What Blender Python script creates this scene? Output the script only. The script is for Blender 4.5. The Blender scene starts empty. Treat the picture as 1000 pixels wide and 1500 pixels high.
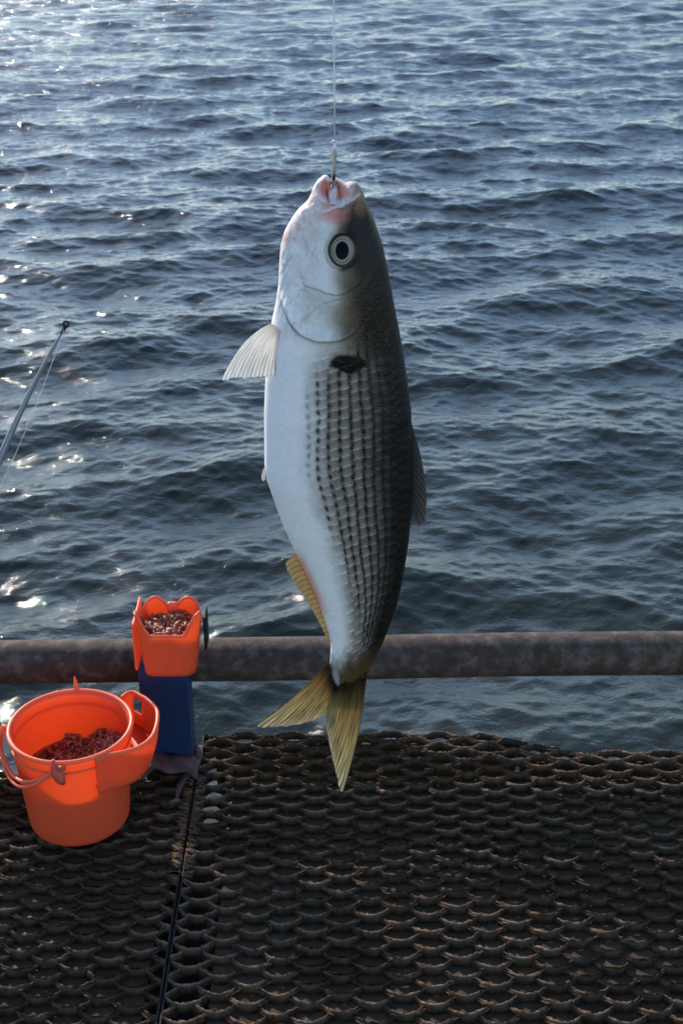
import bpy, math, random
import numpy as np
from mathutils import Vector
R = math.radians
random.seed(7); rng = np.random.default_rng(11)
SC = bpy.context.scene; COL = SC.collection

# ---------------------------------------------------------------- camera
F = 1954.0; PITCH = R(27.1); CZ = 4.5          # focal length in photo pixels, downward pitch, height over water
cam = bpy.data.cameras.new('camera'); co = bpy.data.objects.new('camera', cam); COL.objects.link(co)
co.location = (0, 0, CZ); co.rotation_euler = (R(90) - PITCH, 0, 0)
cam.sensor_fit = 'VERTICAL'; cam.sensor_height = 36.0; cam.lens = F / 1500 * 36.0
cam.clip_start = 0.02; cam.clip_end = 6000
cam.dof.use_dof = True; cam.dof.focus_distance = 0.56; cam.dof.aperture_fstop = cam.lens / 1000 / 0.0006
SC.camera = co
# ---------------------------------------------------------------- light
SUN_EL = R(29); SUN_AZ = R(-30.5)                # azimuth measured from +Y towards +X
w = bpy.data.worlds.new('World'); SC.world = w; w.use_nodes = True
nt = w.node_tree; sky = nt.nodes.new('ShaderNodeTexSky'); sky.sky_type = 'NISHITA'; sky.sun_disc = False
sky.sun_elevation = SUN_EL; sky.sun_rotation = SUN_AZ
sky.air_density = 1.0; sky.dust_density = 0.25; sky.ozone_density = 3.2
bg = nt.nodes['Background']; nt.links.new(sky.outputs[0], bg.inputs[0]); bg.inputs[1].default_value = 0.15
sl = bpy.data.lights.new('sun', 'SUN'); sl.energy = 3.8; sl.angle = R(0.5); sl.color = (1.0, 0.93, 0.84)
so = bpy.data.objects.new('sun', sl); COL.objects.link(so)
sd = Vector((math.sin(SUN_AZ) * math.cos(SUN_EL), math.cos(SUN_AZ) * math.cos(SUN_EL), math.sin(SUN_EL)))
so.rotation_euler = sd.to_track_quat('Z', 'Y').to_euler(); so.location = (-2, 5, 9)
SC.view_settings.view_transform = 'Standard'; SC.view_settings.look = 'None'
SC.view_settings.exposure = 0.78; SC.view_settings.gamma = 1.0
SC.cycles.max_bounces = 8; SC.cycles.sample_clamp_indirect = 6

# ---------------------------------------------------------------- measuring helpers
cp, sp_ = math.cos(PITCH), math.sin(PITCH)
def ray(px, py):
    x = (np.asarray(px, float) - 500) / F; y = -(np.asarray(py, float) - 750) / F
    return x, cp + y * sp_, -sp_ + y * cp
def at(px, py, Y):
    dx, dy, dz = ray(px, py); k = Y / dy
    return np.stack([dx * k, dy * k, CZ + dz * k], -1)
def atz(px, py, z):
    dx, dy, dz = ray(px, py); k = (z - CZ) / dz
    return np.stack([dx * k, dy * k, CZ + dz * k], -1)
def proj(p):
    x, y, z = p[..., 0], p[..., 1], p[..., 2] - CZ
    d = y * cp - z * sp_; u = y * sp_ + z * cp
    return 500 + F * x / d, 750 - F * u / d
def sm(a, b, x):
    t = np.clip((x - a) / (b - a), 0, 1); return t * t * (3 - 2 * t)
_H = rng.random((256, 256))
def vn(x, y):
    xi = np.floor(x).astype(int); yi = np.floor(y).astype(int)
    fx = x - xi; fy = y - yi; fx = fx * fx * (3 - 2 * fx); fy = fy * fy * (3 - 2 * fy)
    h = lambda a, b: _H[a & 255, b & 255]
    return (h(xi, yi) * (1 - fx) + h(xi + 1, yi) * fx) * (1 - fy) + (h(xi, yi + 1) * (1 - fx) + h(xi + 1, yi + 1) * fx) * fy
def fbm(x, y, o=4):
    s = 0; a = .5; n = 0
    for i in range(o):
        s = s + a * vn(x * 2 ** i + 17.3 * i, y * 2 ** i + 5.1 * i); n += a; a *= .5
    return s / n

# ---------------------------------------------------------------- object helpers
def link(name, me, mat=None, parent=None, smooth=True):
    o = bpy.data.objects.new(name, me); COL.objects.link(o)
    if mat: me.materials.append(mat)
    if parent: o.parent = parent
    if smooth and len(me.polygons): me.polygons.foreach_set('use_smooth', np.ones(len(me.polygons), bool))
    return o
def qmesh(name, V, Q, cols=None):
    me = bpy.data.meshes.new(name); V = np.asarray(V, np.float32).reshape(-1, 3); Q = np.asarray(Q, np.int32).reshape(-1, 4)
    me.vertices.add(len(V)); me.vertices.foreach_set('co', V.ravel())
    me.loops.add(Q.size); me.loops.foreach_set('vertex_index', Q.ravel())
    me.polygons.add(len(Q)); me.polygons.foreach_set('loop_start', np.arange(0, Q.size, 4, dtype=np.int32))
    me.update(calc_edges=True); me.validate()
    if cols is not None:
        a = me.color_attributes.new('Col', 'FLOAT_COLOR', 'POINT')
        c = np.ones((len(V), 4), np.float32); c[:, :3] = np.asarray(cols).reshape(-1, 3); a.data.foreach_set('color', c.ravel())
    return me
def gridq(n, m, off=0, wrap=False, flip=False):
    i = np.arange(n - 1)[:, None]; j = np.arange(m if wrap else m - 1)[None, :]; j2 = (j + 1) % m
    q = np.stack([i * m + j, i * m + j2, (i + 1) * m + j2, (i + 1) * m + j], -1).reshape(-1, 4) + off
    return q[:, ::-1] if flip else q
class MB:
    def __init__(s): s.v = []; s.f = []
    def add(s, vs, fs):
        o = len(s.v); s.v += [tuple(map(float, v)) for v in vs]; s.f += [tuple(i + o for i in f) for f in fs]; return s
    def box(s, c, d, rz=0):
        x, y, z = [k / 2 for k in d]; cs, sn = math.cos(rz), math.sin(rz); vs = []
        for a in (-1, 1):
            for b in (-1, 1):
                for e in (-1, 1):
                    X, Y = a * x, b * y; vs.append((c[0] + X * cs - Y * sn, c[1] + X * sn + Y * cs, c[2] + e * z))
        return s.add(vs, [(0, 1, 3, 2), (4, 6, 7, 5), (0, 4, 5, 1), (2, 3, 7, 6), (0, 2, 6, 4), (1, 5, 7, 3)])
    def tube(s, pts, rad, n=10, cap=True, closed=False, flat=1.0):
        pts = [Vector(p) for p in pts]; m = len(pts); rad = rad if hasattr(rad, '__len__') else [rad] * m
        vs = []; prev = None
        for i, p in enumerate(pts):
            if closed: t = pts[(i + 1) % m] - pts[i - 1]
            else: t = pts[min(i + 1, m - 1)] - pts[max(i - 1, 0)]
            t.normalize()
            if prev is None: u = t.orthogonal().normalized() if abs(t.z) > .9 else t.cross(Vector((0, 0, 1))).normalized()
            else: u = (prev - t * prev.dot(t)).normalized()
            prev = u; v = t.cross(u)
            for k in range(n):
                a = 2 * math.pi * k / n; vs.append(p + u * math.cos(a) * rad[i] + v * math.sin(a) * rad[i] * flat)
        fs = []
        for i in range(m if closed else m - 1):
            for k in range(n):
                fs.append((i * n + k, i * n + (k + 1) % n, ((i + 1) % m) * n + (k + 1) % n, ((i + 1) % m) * n + k))
        if cap and not closed: fs += [tuple(range(n))[::-1], tuple((m - 1) * n + k for k in range(n))]
        return s.add(vs, fs)
    def lathe(s, c, prof, n=96):
        vs = [(c[0] + r * math.cos(2 * math.pi * k / n), c[1] + r * math.sin(2 * math.pi * k / n), c[2] + z) for r, z in prof for k in range(n)]
        fs = [(i * n + k, i * n + (k + 1) % n, (i + 1) * n + (k + 1) % n, (i + 1) * n + k) for i in range(len(prof) - 1) for k in range(n)]
        return s.add(vs, fs)
    def blob(s, c, r, n=7, m=5, jit=.25, rs=random):
        rx, ry, rz = r; vs = [(c[0], c[1], c[2] - rz)]
        for i in range(1, m):
            ph = math.pi * i / m - math.pi / 2
            for k in range(n):
                a = 2 * math.pi * k / n + i * .4; q = 1 + rs.uniform(-jit, jit)
                vs.append((c[0] + rx * math.cos(ph) * math.cos(a) * q, c[1] + ry * math.cos(ph) * math.sin(a) * q, c[2] + rz * math.sin(ph) * q))
        vs.append((c[0], c[1], c[2] + rz)); T = len(vs) - 1; fs = []
        for k in range(n):
            fs.append((0, 1 + (k + 1) % n, 1 + k)); fs.append((T, 1 + (m - 2) * n + k, 1 + (m - 2) * n + (k + 1) % n))
            for i in range(m - 2): fs.append((1 + i * n + k, 1 + i * n + (k + 1) % n, 1 + (i + 1) * n + (k + 1) % n, 1 + (i + 1) * n + k))
        return s.add(vs, fs)
    def build(s, name, mat, parent=None, smooth=True, bevel=0):
        me = bpy.data.meshes.new(name); me.from_pydata(s.v, [], s.f); me.update()
        o = link(name, me, mat, parent, smooth)
        if bevel:
            b = o.modifiers.new('bevel', 'BEVEL'); b.width = bevel; b.segments = 3; b.limit_method = 'ANGLE'; b.angle_limit = R(35)
            o.modifiers.new('wn', 'WEIGHTED_NORMAL')
        return o
def tag(o, label=None, cat=None, group=None, kind=None):
    if label: o['label'] = label
    if cat: o['category'] = cat
    if group: o['group'] = group
    if kind: o['kind'] = kind
    return o
def empty(name, loc):
    o = bpy.data.objects.new(name, None); COL.objects.link(o); o.location = loc; o.empty_display_size = .05
    bpy.context.view_layer.update(); return o
def own(parent, *kids):                       # parent world-space meshes to an Empty that is not at the origin
    for k in kids: k.parent = parent; k.matrix_parent_inverse = parent.matrix_world.inverted()

# ---------------------------------------------------------------- materials
class NM:
    def __init__(s, name):
        s.m = bpy.data.materials.new(name); s.m.use_nodes = True; s.t = s.m.node_tree
        s.b = s.t.nodes['Principled BSDF']; s.o = s.t.nodes['Material Output']; s.tc = s.t.nodes.new('ShaderNodeTexCoord')
    def n(s, ty, **k):
        x = s.t.nodes.new(ty)
        for a, v in k.items():
            if a.startswith('i_'): x.inputs[a[2:].replace('_', ' ')].default_value = v
            else: setattr(x, a, v)
        return x
    def l(s, a, b): s.t.links.new(a, b)
    def noise(s, scale, detail=4, rough=.55, vec=None, dist=0):
        x = s.n('ShaderNodeTexNoise'); x.inputs['Scale'].default_value = scale; x.inputs['Detail'].default_value = detail
        x.inputs['Roughness'].default_value = rough; x.inputs['Distortion'].default_value = dist
        s.l(vec if vec else s.tc.outputs['Object'], x.inputs['Vector']); return x.outputs['Fac']
    def ramp(s, fac, pts):
        x = s.n('ShaderNodeValToRGB'); e = x.color_ramp.elements
        while len(e) < len(pts): e.new(.5)
        for k, (p, c) in zip(e, pts): k.position = p; k.color = (*c, 1) if len(c) == 3 else c
        s.l(fac, x.inputs[0]); return x.outputs[0]
    def bump(s, h, strength, dist, prev=None):
        x = s.n('ShaderNodeBump'); x.inputs['Strength'].default_value = strength; x.inputs['Distance'].default_value = dist
        s.l(h, x.inputs['Height'])
        if prev: s.l(prev, x.inputs['Normal'])
        return x.outputs[0]
    def p(s, **k):
        for a, v in k.items():
            s.b.inputs[a.replace('_', ' ')].default_value = (*v, 1) if isinstance(v, tuple) and len(v) == 3 else v
        return s
def plastic(name, col, trans_col, trans=.45, rough=.38):
    m = NM(name); n = m.noise(60, 3); c = m.ramp(n, [(.3, tuple(k * .93 for k in col)), (.7, col)])
    m.l(c, m.b.inputs['Base Color']); m.p(Roughness=rough)
    m.b.inputs['Specular IOR Level'].default_value = .5
    nb = m.bump(m.noise(900, 2), .15, .0003); m.l(nb, m.b.inputs['Normal'])
    t = m.n('ShaderNodeBsdfTranslucent'); t.inputs[0].default_value = (*trans_col, 1)
    mx = m.n('ShaderNodeMixShader'); mx.inputs[0].default_value = trans
    m.l(m.b.outputs[0], mx.inputs[1]); m.l(t.outputs[0], mx.inputs[2]); m.l(mx.outputs[0], m.o.inputs[0]); return m.m
ORANGE = plastic('orange_plastic', (.92, .145, .052), (1.0, .31, .10), .42)
ORANGE_B = plastic('orange_plastic_bright', (.87, .17, .07), (1.0, .30, .10), .3)

def rusty(name, a, b, c, scale, rough=.8, spec=.3):
    m = NM(name); n = m.noise(scale, 8, .65); col = m.ramp(n, [(.32, a), (.5, b), (.68, c)])
    m.l(col, m.b.inputs['Base Color']); m.p(Roughness=rough); m.b.inputs['Specular IOR Level'].default_value = spec
    b1 = m.bump(m.noise(scale * 6, 6, .7), .5, .0012); m.l(b1, m.b.inputs['Normal']); return m.m
GRATE_OLD = rusty('rusted_steel', (.025, .018, .014), (.055, .034, .024), (.13, .075, .045), 60, .75)
def grate_mat():
    m = NM('rusted_grating'); a = m.n('ShaderNodeVertexColor'); a.layer_name = 'Col'; n = m.noise(90, 6, .65)
    mul = m.n('ShaderNodeMix', data_type='RGBA', blend_type='MULTIPLY'); mul.inputs[0].default_value = 1
    m.l(a.outputs[0], mul.inputs[6]); m.l(m.ramp(n, [(.3, (.45, .45, .45)), (.65, (1.3, 1.25, 1.2))]), mul.inputs[7]); m.l(mul.outputs[2], m.b.inputs['Base Color'])
    m.p(Roughness=.85); m.b.inputs['Specular IOR Level'].default_value = .06
    mp = m.n('ShaderNodeMapping'); mp.inputs['Scale'].default_value = (150, 620, 620); m.l(m.tc.outputs['Object'], mp.inputs[0])
    m.l(m.bump(m.noise(1, 3, .6, mp.outputs[0], .4), .8, .0011), m.b.inputs['Normal']); return m.m
GRATE = grate_mat()
RAILM = rusty('galvanised_pipe_worn', (.038, .027, .021), (.064, .047, .037), (.135, .104, .085), 55, .75, .15)
BASEM = rusty('rusty_bracket', (.05, .024, .022), (.10, .052, .048), (.16, .09, .08), 50)
BLUE = rusty('blue_painted_steel', (.006, .021, .066), (.008, .027, .080), (.012, .034, .095), 90, .45)
DSTEEL = rusty('dark_edge_steel', (.012, .009, .007), (.022, .016, .012), (.06, .035, .022), 60)
BLACK = rusty('black_steel', (.006, .006, .006), (.009, .009, .009), (.016, .015, .014), 80, .6, .2)

# ---------------------------------------------------------------- water
def make_water():
    dep = np.radians(np.concatenate([np.linspace(62, 40, 80)[:-1], np.linspace(40, 4.5, 1080), np.geomspace(4.5, .06, 120)[1:]]))
    r = CZ / np.tan(dep); az = np.radians(np.concatenate([np.linspace(-115, -45, 90)[:-1], np.linspace(-45, -17, 150)[:-1], np.linspace(-17, 17, 820), np.linspace(17, 45, 150)[1:], np.linspace(45, 115, 90)[1:]]))
    rr, aa = np.meshgrid(r, az, indexing='ij'); X = rr * np.sin(aa); Y = rr * np.cos(aa)
    spc = np.maximum(np.abs(np.gradient(r))[:, None] * .8, rr * np.gradient(az)[None, :])
    Z = np.zeros_like(X); DX = Z.copy(); DY = Z.copy(); g = np.random.default_rng(5)
    N = 150; lam = np.geomspace(.10, 3.0, N)
    for i in range(N):
        L = lam[i] * g.uniform(.93, 1.07); k = 2 * math.pi / L
        th = g.normal(0, .55) + (R(12) if L > 1 else R(-4)); a = L * .0035 * (1.02 if L < .4 else (1.0 if L < 1.5 else (1.5 / L) ** .45)) * g.uniform(.5, 1.5)
        kx, ky = k * math.sin(th), k * math.cos(th)
        ph = kx * X - ky * Y + g.uniform(0, 6.28)
        fade = np.clip(L / spc / 1.3 - .8, 0, 1) * a
        c = np.cos(ph) * fade; s = np.sin(ph) * fade
        Z += c; DX -= s * kx / k * .75; DY += s * ky / k * .75
    V = np.stack([X + DX, Y + DY, Z], -1)
    me = qmesh('water', V, gridq(len(r), len(az), flip=False))
    m = NM('sea_water'); m.p(Base_Color=(.0195, .0235, .0175), Roughness=.06, IOR=1.333)
    mp = m.n('ShaderNodeMapping'); mp.inputs['Scale'].default_value = (1, 1.7, 1); m.l(m.tc.outputs['Object'], mp.inputs[0]); v = mp.outputs[0]
    sx = m.n('ShaderNodeSeparateXYZ'); m.l(m.tc.outputs['Object'], sx.inputs[0]); mr = m.n('ShaderNodeMapRange'); mr.inputs[1].default_value = 12; mr.inputs[2].default_value = 45; m.l(sx.outputs[1], mr.inputs[0])
    b0 = m.n('ShaderNodeBump'); b0.inputs['Distance'].default_value = .16; m.l(mr.outputs[0], b0.inputs['Strength']); m.l(m.noise(1.7, 5, .6, v, .5), b0.inputs['Height'])
    m2 = m.n('ShaderNodeMapRange'); m2.inputs[1].default_value = 10; m2.inputs[2].default_value = 42; m2.inputs[3].default_value = .035; m2.inputs[4].default_value = .19; m.l(sx.outputs[1], m2.inputs[0]); m.l(m2.outputs[0], m.b.inputs['Roughness'])
    b1 = m.bump(m.noise(5.5, 3, .55, v, .6), .4, .035, b0.outputs[0])
    b2 = m.bump(m.noise(19, 4, .6, v, .8), .45, .010, b1); b2 = m.bump(m.noise(70, 2, .5, v, .3), .3, .0022, b2); m.l(b2, m.b.inputs['Normal'])
    o = link('water', me, m.m); tag(o, kind='structure')
    return o
make_water()

# ---------------------------------------------------------------- fish
YF = .50; PX = YF / cp / F                      # plane of the hanging fish and the size of a photo pixel there (about)
def prof(pts, ys, k=5):
    a = np.array(pts, float); f = np.arange(a[0, 0], a[-1, 0] + 1.0, 1.0); v = np.interp(f, a[:, 0], a[:, 1])
    g = np.exp(-np.linspace(-2, 2, 2 * k + 1) ** 2); g /= g.sum(); p = np.pad(v, k, mode='edge')
    p[:k] = v[0] + (v[0] - v[1:k + 1][::-1]); v2 = np.convolve(p, g, 'valid'); return np.interp(ys, f, v2)
LP = [(257.5, 479), (260, 470), (265, 463.5), (272, 459.5), (283, 456), (295, 450), (302, 442), (310, 434), (325, 424), (340, 416), (360, 411), (385, 409), (415, 408), (445, 403.5), (475, 397), (500, 393), (550, 389), (600, 387), (680, 387.5), (700, 391), (720, 398), (740, 405), (770, 416), (800, 430), (815, 437), (840, 449), (870, 462), (900, 473), (925, 481), (945, 484.5), (965, 483.5), (985, 482), (1005, 483), (1032, 487)]
RP = [(257.5, 486), (260, 491), (264, 497), (267, 512), (270, 523), (276, 529), (283, 532), (300, 538), (320, 547), (340, 554), (360, 560.5), (385, 566), (410, 570.5), (450, 578), (475, 583), (520, 591), (550, 595.5), (600, 602), (650, 603.5), (720, 603), (770, 600.5), (790, 598.5), (820, 594), (850, 589), (880, 582), (910, 572), (935, 562.5), (950, 556), (970, 546), (985, 539), (1000, 536), (1020, 532.5), (1032, 529)]
BP = [(257.5, 4), (262, 11), (268, 17), (280, 24), (300, 32), (340, 43), (380, 50), (430, 57), (500, 62), (600, 66), (700, 62), (780, 53), (850, 42), (900, 32), (950, 22), (985, 12), (1005, 7), (1020, 3.5), (1032, 1.5)]
def segd(x, y, pts):
    d = np.full(x.shape, 1e9)
    for (x0, y0), (x1, y1) in zip(pts[:-1], pts[1:]):
        ux, uy = x1 - x0, y1 - y0; t = np.clip(((x - x0) * ux + (y - y0) * uy) / (ux * ux + uy * uy), 0, 1)
        d = np.minimum(d, np.hypot(x - x0 - t * ux, y - y0 - t * uy))
    return d
def inside(x, y, pts):
    c = np.zeros(x.shape, bool)
    for (x0, y0), (x1, y1) in zip(pts, pts[1:] + pts[:1]):
        if y0 == y1: continue
        c ^= ((y0 > y) != (y1 > y)) & (x < (x1 - x0) * (y - y0) / (y1 - y0) + x0)
    return c
def cr(pts, n=8):                               # Catmull-Rom through points
    P = [pts[0]] + list(pts) + [pts[-1]]; out = []
    for i in range(1, len(P) - 2):
        a, b, c, d = [np.array(P[i + k], float) for k in (-1, 0, 1, 2)]
        for t in np.arange(n) / n: out.append(tuple(.5 * (2 * b + (c - a) * t + (2 * a - 5 * b + 4 * c - d) * t * t + (3 * b - a - 3 * c + d) * t ** 3)))
    out.append(tuple(map(float, pts[-1]))); return out
OPE = cr([(411, 436), (417, 452), (424.5, 470), (438, 487), (459, 497.5), (486, 499), (510, 490), (528, 475), (539, 456), (538, 430), (530, 412)])
PRE = cr([(440, 408), (445, 417), (456, 422), (472, 427), (488, 432), (501, 430.5), (512, 426), (526, 415), (534, 402)])
SUB = cr([(440, 472), (456, 459), (472, 446), (488, 440), (504, 437), (520, 436)])
JAW = cr([(452, 300), (447, 320), (443, 340), (446, 355), (449, 368)])
THR = cr([(415, 400), (421, 380), (425, 350), (428, 330), (436, 312)])
LIP = cr([(459, 300), (467, 310), (480, 308), (496, 302), (512, 295), (526, 285)])
ROWS = [.295, .362, .437, .515, .592, .668, .738, .802, .862, .915]
def fish_features(x, y, ys):
    """pigment with some painted shade (rgb) and relief (photo pixels) at image-like coordinates x, y on the flank"""
    L = prof(LP, ys); Rr = prof(RP, ys); t = (x - np.interp(y, ys, L)) / np.interp(y, ys, Rr - L); W = np.interp(y, ys, Rr - L)
    x = x + 1.6 * (fbm(x / 12 + 77, y / 12, 2) - .5); y = y + 2.4 * (fbm(x / 15 + 7, y / 15 + 60, 2) - .5)
    n1 = fbm(x / 26, y / 34); n2 = fbm(x / 2.4 + 50, y / 2.4, 3); n3 = fbm(x / 9 + 9, y / 13 + 4)
    white = np.array([.87, .855, .83]); mid = np.array([.225, .200, .168]); dark = np.array([.012, .0105, .0095])
    hb = sm(470, 545, y); tt = t + .10 * (n1 - .5) + .05 * (n3 - .5)
    w1 = sm(.20, .50, tt) * hb + sm(.40, .66, tt) * (1 - hb); w2 = sm(.50, .90, tt) * hb + sm(.52, .74, tt) * (1 - hb)
    olive = np.array([.20, .155, .085]); hm = (1 - hb)[..., None]
    midc = mid * (1 - hm * .9) + olive * hm * .9
    C = white + (midc - white) * w1[..., None]; C = C + (dark - C) * w2[..., None]
    h = (n2 - .5) * .9 + (n3 - .5) * 1.2
    def mix(mask, col):
        nonlocal C; m = np.clip(mask, 0, 1)[..., None]; C = C * (1 - m) + np.array(col) * m
    ell = lambda cx, cy, rx, ry, s=.35: 1 - sm(1 - s, 1 + s, np.hypot((x - cx) / rx, (y - cy) / ry) + (n3 - .5) * .35)
    # head and gill cover, with relief shading put into the colour
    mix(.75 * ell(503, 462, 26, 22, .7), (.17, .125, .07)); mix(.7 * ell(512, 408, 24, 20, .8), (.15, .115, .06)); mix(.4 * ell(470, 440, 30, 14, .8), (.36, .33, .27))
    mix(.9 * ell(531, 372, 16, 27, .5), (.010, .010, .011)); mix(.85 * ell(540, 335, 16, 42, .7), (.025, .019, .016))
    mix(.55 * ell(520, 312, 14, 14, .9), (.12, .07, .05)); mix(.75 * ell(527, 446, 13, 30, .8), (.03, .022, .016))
    ins = inside(x, y, OPE + [(500, 380), (430, 390)]); d = segd(x, y, OPE)
    on = sm(.0, 22, d); fd = 1 - sm(512, 536, x); h += np.where(ins, 8.5, 0) * (1 - .88 * on) * fd * sm(425, 450, y); fd = fd * (.35 + .65 * sm(455, 478, y)) ; h -= np.where(~ins, 3.6 * np.exp(-(d / 6.5) ** 2), 0) * fd * sm(425, 450, y); mix(np.where(~ins, .42 * np.exp(-(d / 6) ** 2), 0) * sm(440, 475, y) * sm(425, 470, x), (.13, .105, .065))  # brown band under the gill edge is mostly its shadow, painted in
    mix(.92 * fd * np.exp(-(np.where(ins, d * 3, np.abs(d - 2)) / 2.0) ** 2), (.05, .042, .03)); mix(.55 * fd * np.where(ins, np.exp(-((d - 1.6) / 1.0) ** 2), 0), (.42, .38, .28))
    for q, a, wd in ((PRE, .75, 1.3), (SUB, .4, 1.2), (JAW, .35, 1.6), (THR, .25, 2.0)):
        dd = segd(x, y, q); fe = (sm(440, 458, x) * (1 - sm(512, 530, x)) if q is PRE else 1) * (.5 + fbm(x / 8, y / 8 + 40, 2)); h -= 1.6 * a * np.exp(-(dd / (wd * 1.5)) ** 2) * fe; mix(a * .9 * np.exp(-(dd / wd) ** 2) * fe, (.12, .095, .07))
    pa = np.array(PRE); ab = y < np.interp(x, pa[:, 0], pa[:, 1]); dp = segd(x, y, PRE); h += np.where(ab, 4.2 * np.exp(-dp / 14), 0) * sm(436, 450, x) * (1 - sm(520, 534, x))
    pa = np.array(SUB); ab = y > np.interp(x, pa[:, 0], pa[:, 1]); dp = segd(x, y, SUB); h += np.where(ab & ins, 1.8 * np.exp(-dp / 9), 0)
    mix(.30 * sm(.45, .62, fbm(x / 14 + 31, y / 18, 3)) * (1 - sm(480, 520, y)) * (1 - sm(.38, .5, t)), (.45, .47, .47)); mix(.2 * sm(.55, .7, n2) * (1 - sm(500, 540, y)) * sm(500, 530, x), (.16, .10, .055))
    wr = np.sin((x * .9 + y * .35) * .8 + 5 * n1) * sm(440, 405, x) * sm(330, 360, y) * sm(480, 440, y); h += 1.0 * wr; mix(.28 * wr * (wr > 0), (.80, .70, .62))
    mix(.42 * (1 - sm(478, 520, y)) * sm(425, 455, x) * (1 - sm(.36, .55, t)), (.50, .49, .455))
    rd = np.abs(fbm(x / 17 + 3, y / 30 + 8, 3) - .5); rw = np.exp(-(rd / .016) ** 2) * (1 - sm(452, 478, x)) * sm(298, 315, y) * (1 - sm(475, 505, y)); mix(.42 * rw, (.40, .33, .29)); h -= 1.2 * rw
    mix(.7 * sm(.60, .78, t) * (1 - hb), (.005, .004, .0035)); mix(.5 * sm(.50, .62, t) * (1 - sm(.62, .74, t)) * (1 - hb) * sm(390, 420, y), (.085, .06, .032))
    # mouth
    jaw_pale = (1 - sm(292, 330, y + (x - 490) * .75 + 14 * (n3 - .5))); mix(.85 * jaw_pale * (1 - .6 * sm(508, 524, x)), (.76, .63, .58)); mix(.5 * jaw_pale * sm(.5, .62, fbm(x / 5 + 2, y / 7, 3)), (.62, .33, .27))
    h += 3.4 * (fbm(x / 5 + 7, y / 9, 3) - .5) * (1 - sm(300, 340, y))
    mix(.75 * ell(528, 296, 9, 16, .7) , (.30, .17, .08)); mix(.6 * ell(535, 308, 8, 14, .7), (.06, .035, .02))
    rr = np.hypot((x - 488 - .25 * (y - 283)) / 22, (y - 281) / 18) + .35 * (fbm(x / 7 + 5, y / 9, 3) - .5); cav = 1 - sm(.50, 1.05, rr); h -= 12 * cav
    h += 3.4 * np.exp(-((rr - 1.18) / .2) ** 2) * (.5 + fbm(x / 5, y / 5 + 9, 2)); mix(cav * .85, (.66, .20, .15)); mix(.8 * np.exp(-(((x - 477) / 6) ** 2 + ((y - 285) / 13) ** 2)), (.60, .12, .08))
    mix(.6 * ell(507, 281, 9, 10, .8), (.80, .42, .33)); mix(.7 * np.exp(-((rr - .95) / .16) ** 2) * sm(284, 298, y), (.80, .72, .72))
    tg = 1 - sm(.7, 1.1, np.hypot((x - 487.5 + .08 * (y - 284)) / 7.5, (y - 286) / 13)); h += 9.5 * tg; mix(.9 * tg, (.70, .60, .62)); mix(.5 * tg * (fbm(x / 2.5, y / 4, 2) > .55), (.58, .36, .37))
    for sx, sl_, a_, y_ in ((479.5, .10, 1.0, 288), (496.5, .22, .9, 283), (488, .0, .7, 300)): dd = ((x - sx - sl_ * (y - y_)) / (1.5 if a_ > .8 else 8)) ** 2 + ((y - y_) / (11 if a_ > .8 else 1.3)) ** 2; mix(.85 * np.exp(-dd), (.22, .025, .02))
    mix(.95 * np.exp(-(((x - 485.5 - (y - 270) * .25) / 1.9) ** 2 + ((y - 269) / 6) ** 2)), (.06, .012, .012)); h -= 2.5 * np.exp(-(((x - 485.5 - (y - 270) * .25) / 2.2) ** 2 + ((y - 268) / 7) ** 2))
    mix(.72 * ell(489, 316, 17, 10, .8), (.58, .17, .14)); dd = segd(x, y, LIP); h += 1.8 * np.exp(-((dd) / 3) ** 2); mix(.6 * np.exp(-(dd / 2.6) ** 2), (.78, .68, .64))
    h -= 1.6 * np.exp(-(segd(x, y - 7, LIP) / 3) ** 2)
    # eye socket
    re = np.hypot((x - 501) / 20, (y - 366) / 24); h += 1.7 * np.exp(-((re - 1.12) / .12) ** 2); h -= 3.0 * (1 - sm(.8, 1.05, re)); mix(.95 * (1 - sm(1.0, 1.12, re)), (.015, .018, .022))
    mix(.5 * np.exp(-((re - 1.16) / .07) ** 2) * sm(505, 480, x), (.05, .055, .06)); mix(.9 * np.exp(-((re - 1.15) / .14) ** 2) * sm(500, 512, x + .3 * (y - 366)), (.012, .013, .015)); mix(.45 * np.exp(-((re - 1.3) / .08) ** 2) * sm(500, 488, x), (.40, .38, .33))
    # flank: scale rows
    bz = sm(500, 545, y) * (1 - sm(955, 1005, y)); per = 14.2; ph0 = y / per
    for i, tr in enumerate(ROWS):
        dx = (t - tr) * W - 1.2 * np.sin(y / 31 + i) - 3.0 * (fbm(x / 14 + i * 3, y / 7, 2) - .5); dash = .5 + .5 * np.cos(2 * math.pi * (ph0 + .5 * (i % 2) + .12 * np.sin(i * 3.1 + y / 40)))
        y0 = [572, 548, 545, 535, 520, 500, 480, 470, 460, 460][i]; y1 = [735, 810, 880, 935, 970, 985, 990, 990, 990, 990][i]
        amt = [.5, .95, 1, 1, 1, .95, .9, .85, .8, .7][i]; solid = [.1, .2, .3, .45, .6, .7, .75, .75, .75, .75][i]
        fo = sm(y0 - 15, y0 + 20, y) * (1 - sm(y1 - 60, y1, y)); wd = np.clip(W / 215 * 3.3, 1.6, 3.4) * (1 - .25 * sm(.6, .9, t))
        mk = np.exp(-(dx / wd) ** 2) * (solid + (1 - solid) * dash ** .7) * fo * amt * (.45 + 1.1 * n2)
        mix(mk * 1.1, (.014, .010, .008)); h -= .35 * np.exp(-(dx / wd) ** 2) * fo
    # thin pale scale edges, slanting across the rows
    col = (t * 13.3); sl = ph0 * 1.0 + .34 * (col % 1) + .25 * (np.floor(col) % 2); e = (sl % 1)
    edge = np.exp(-((e - .5) / .06) ** 2) * bz * sm(.30, .48, t) * (1 - .5 * sm(.85, .97, t)) * (.3 + .9 * fbm(x / 5 + 3, y / 7, 2))
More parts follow.
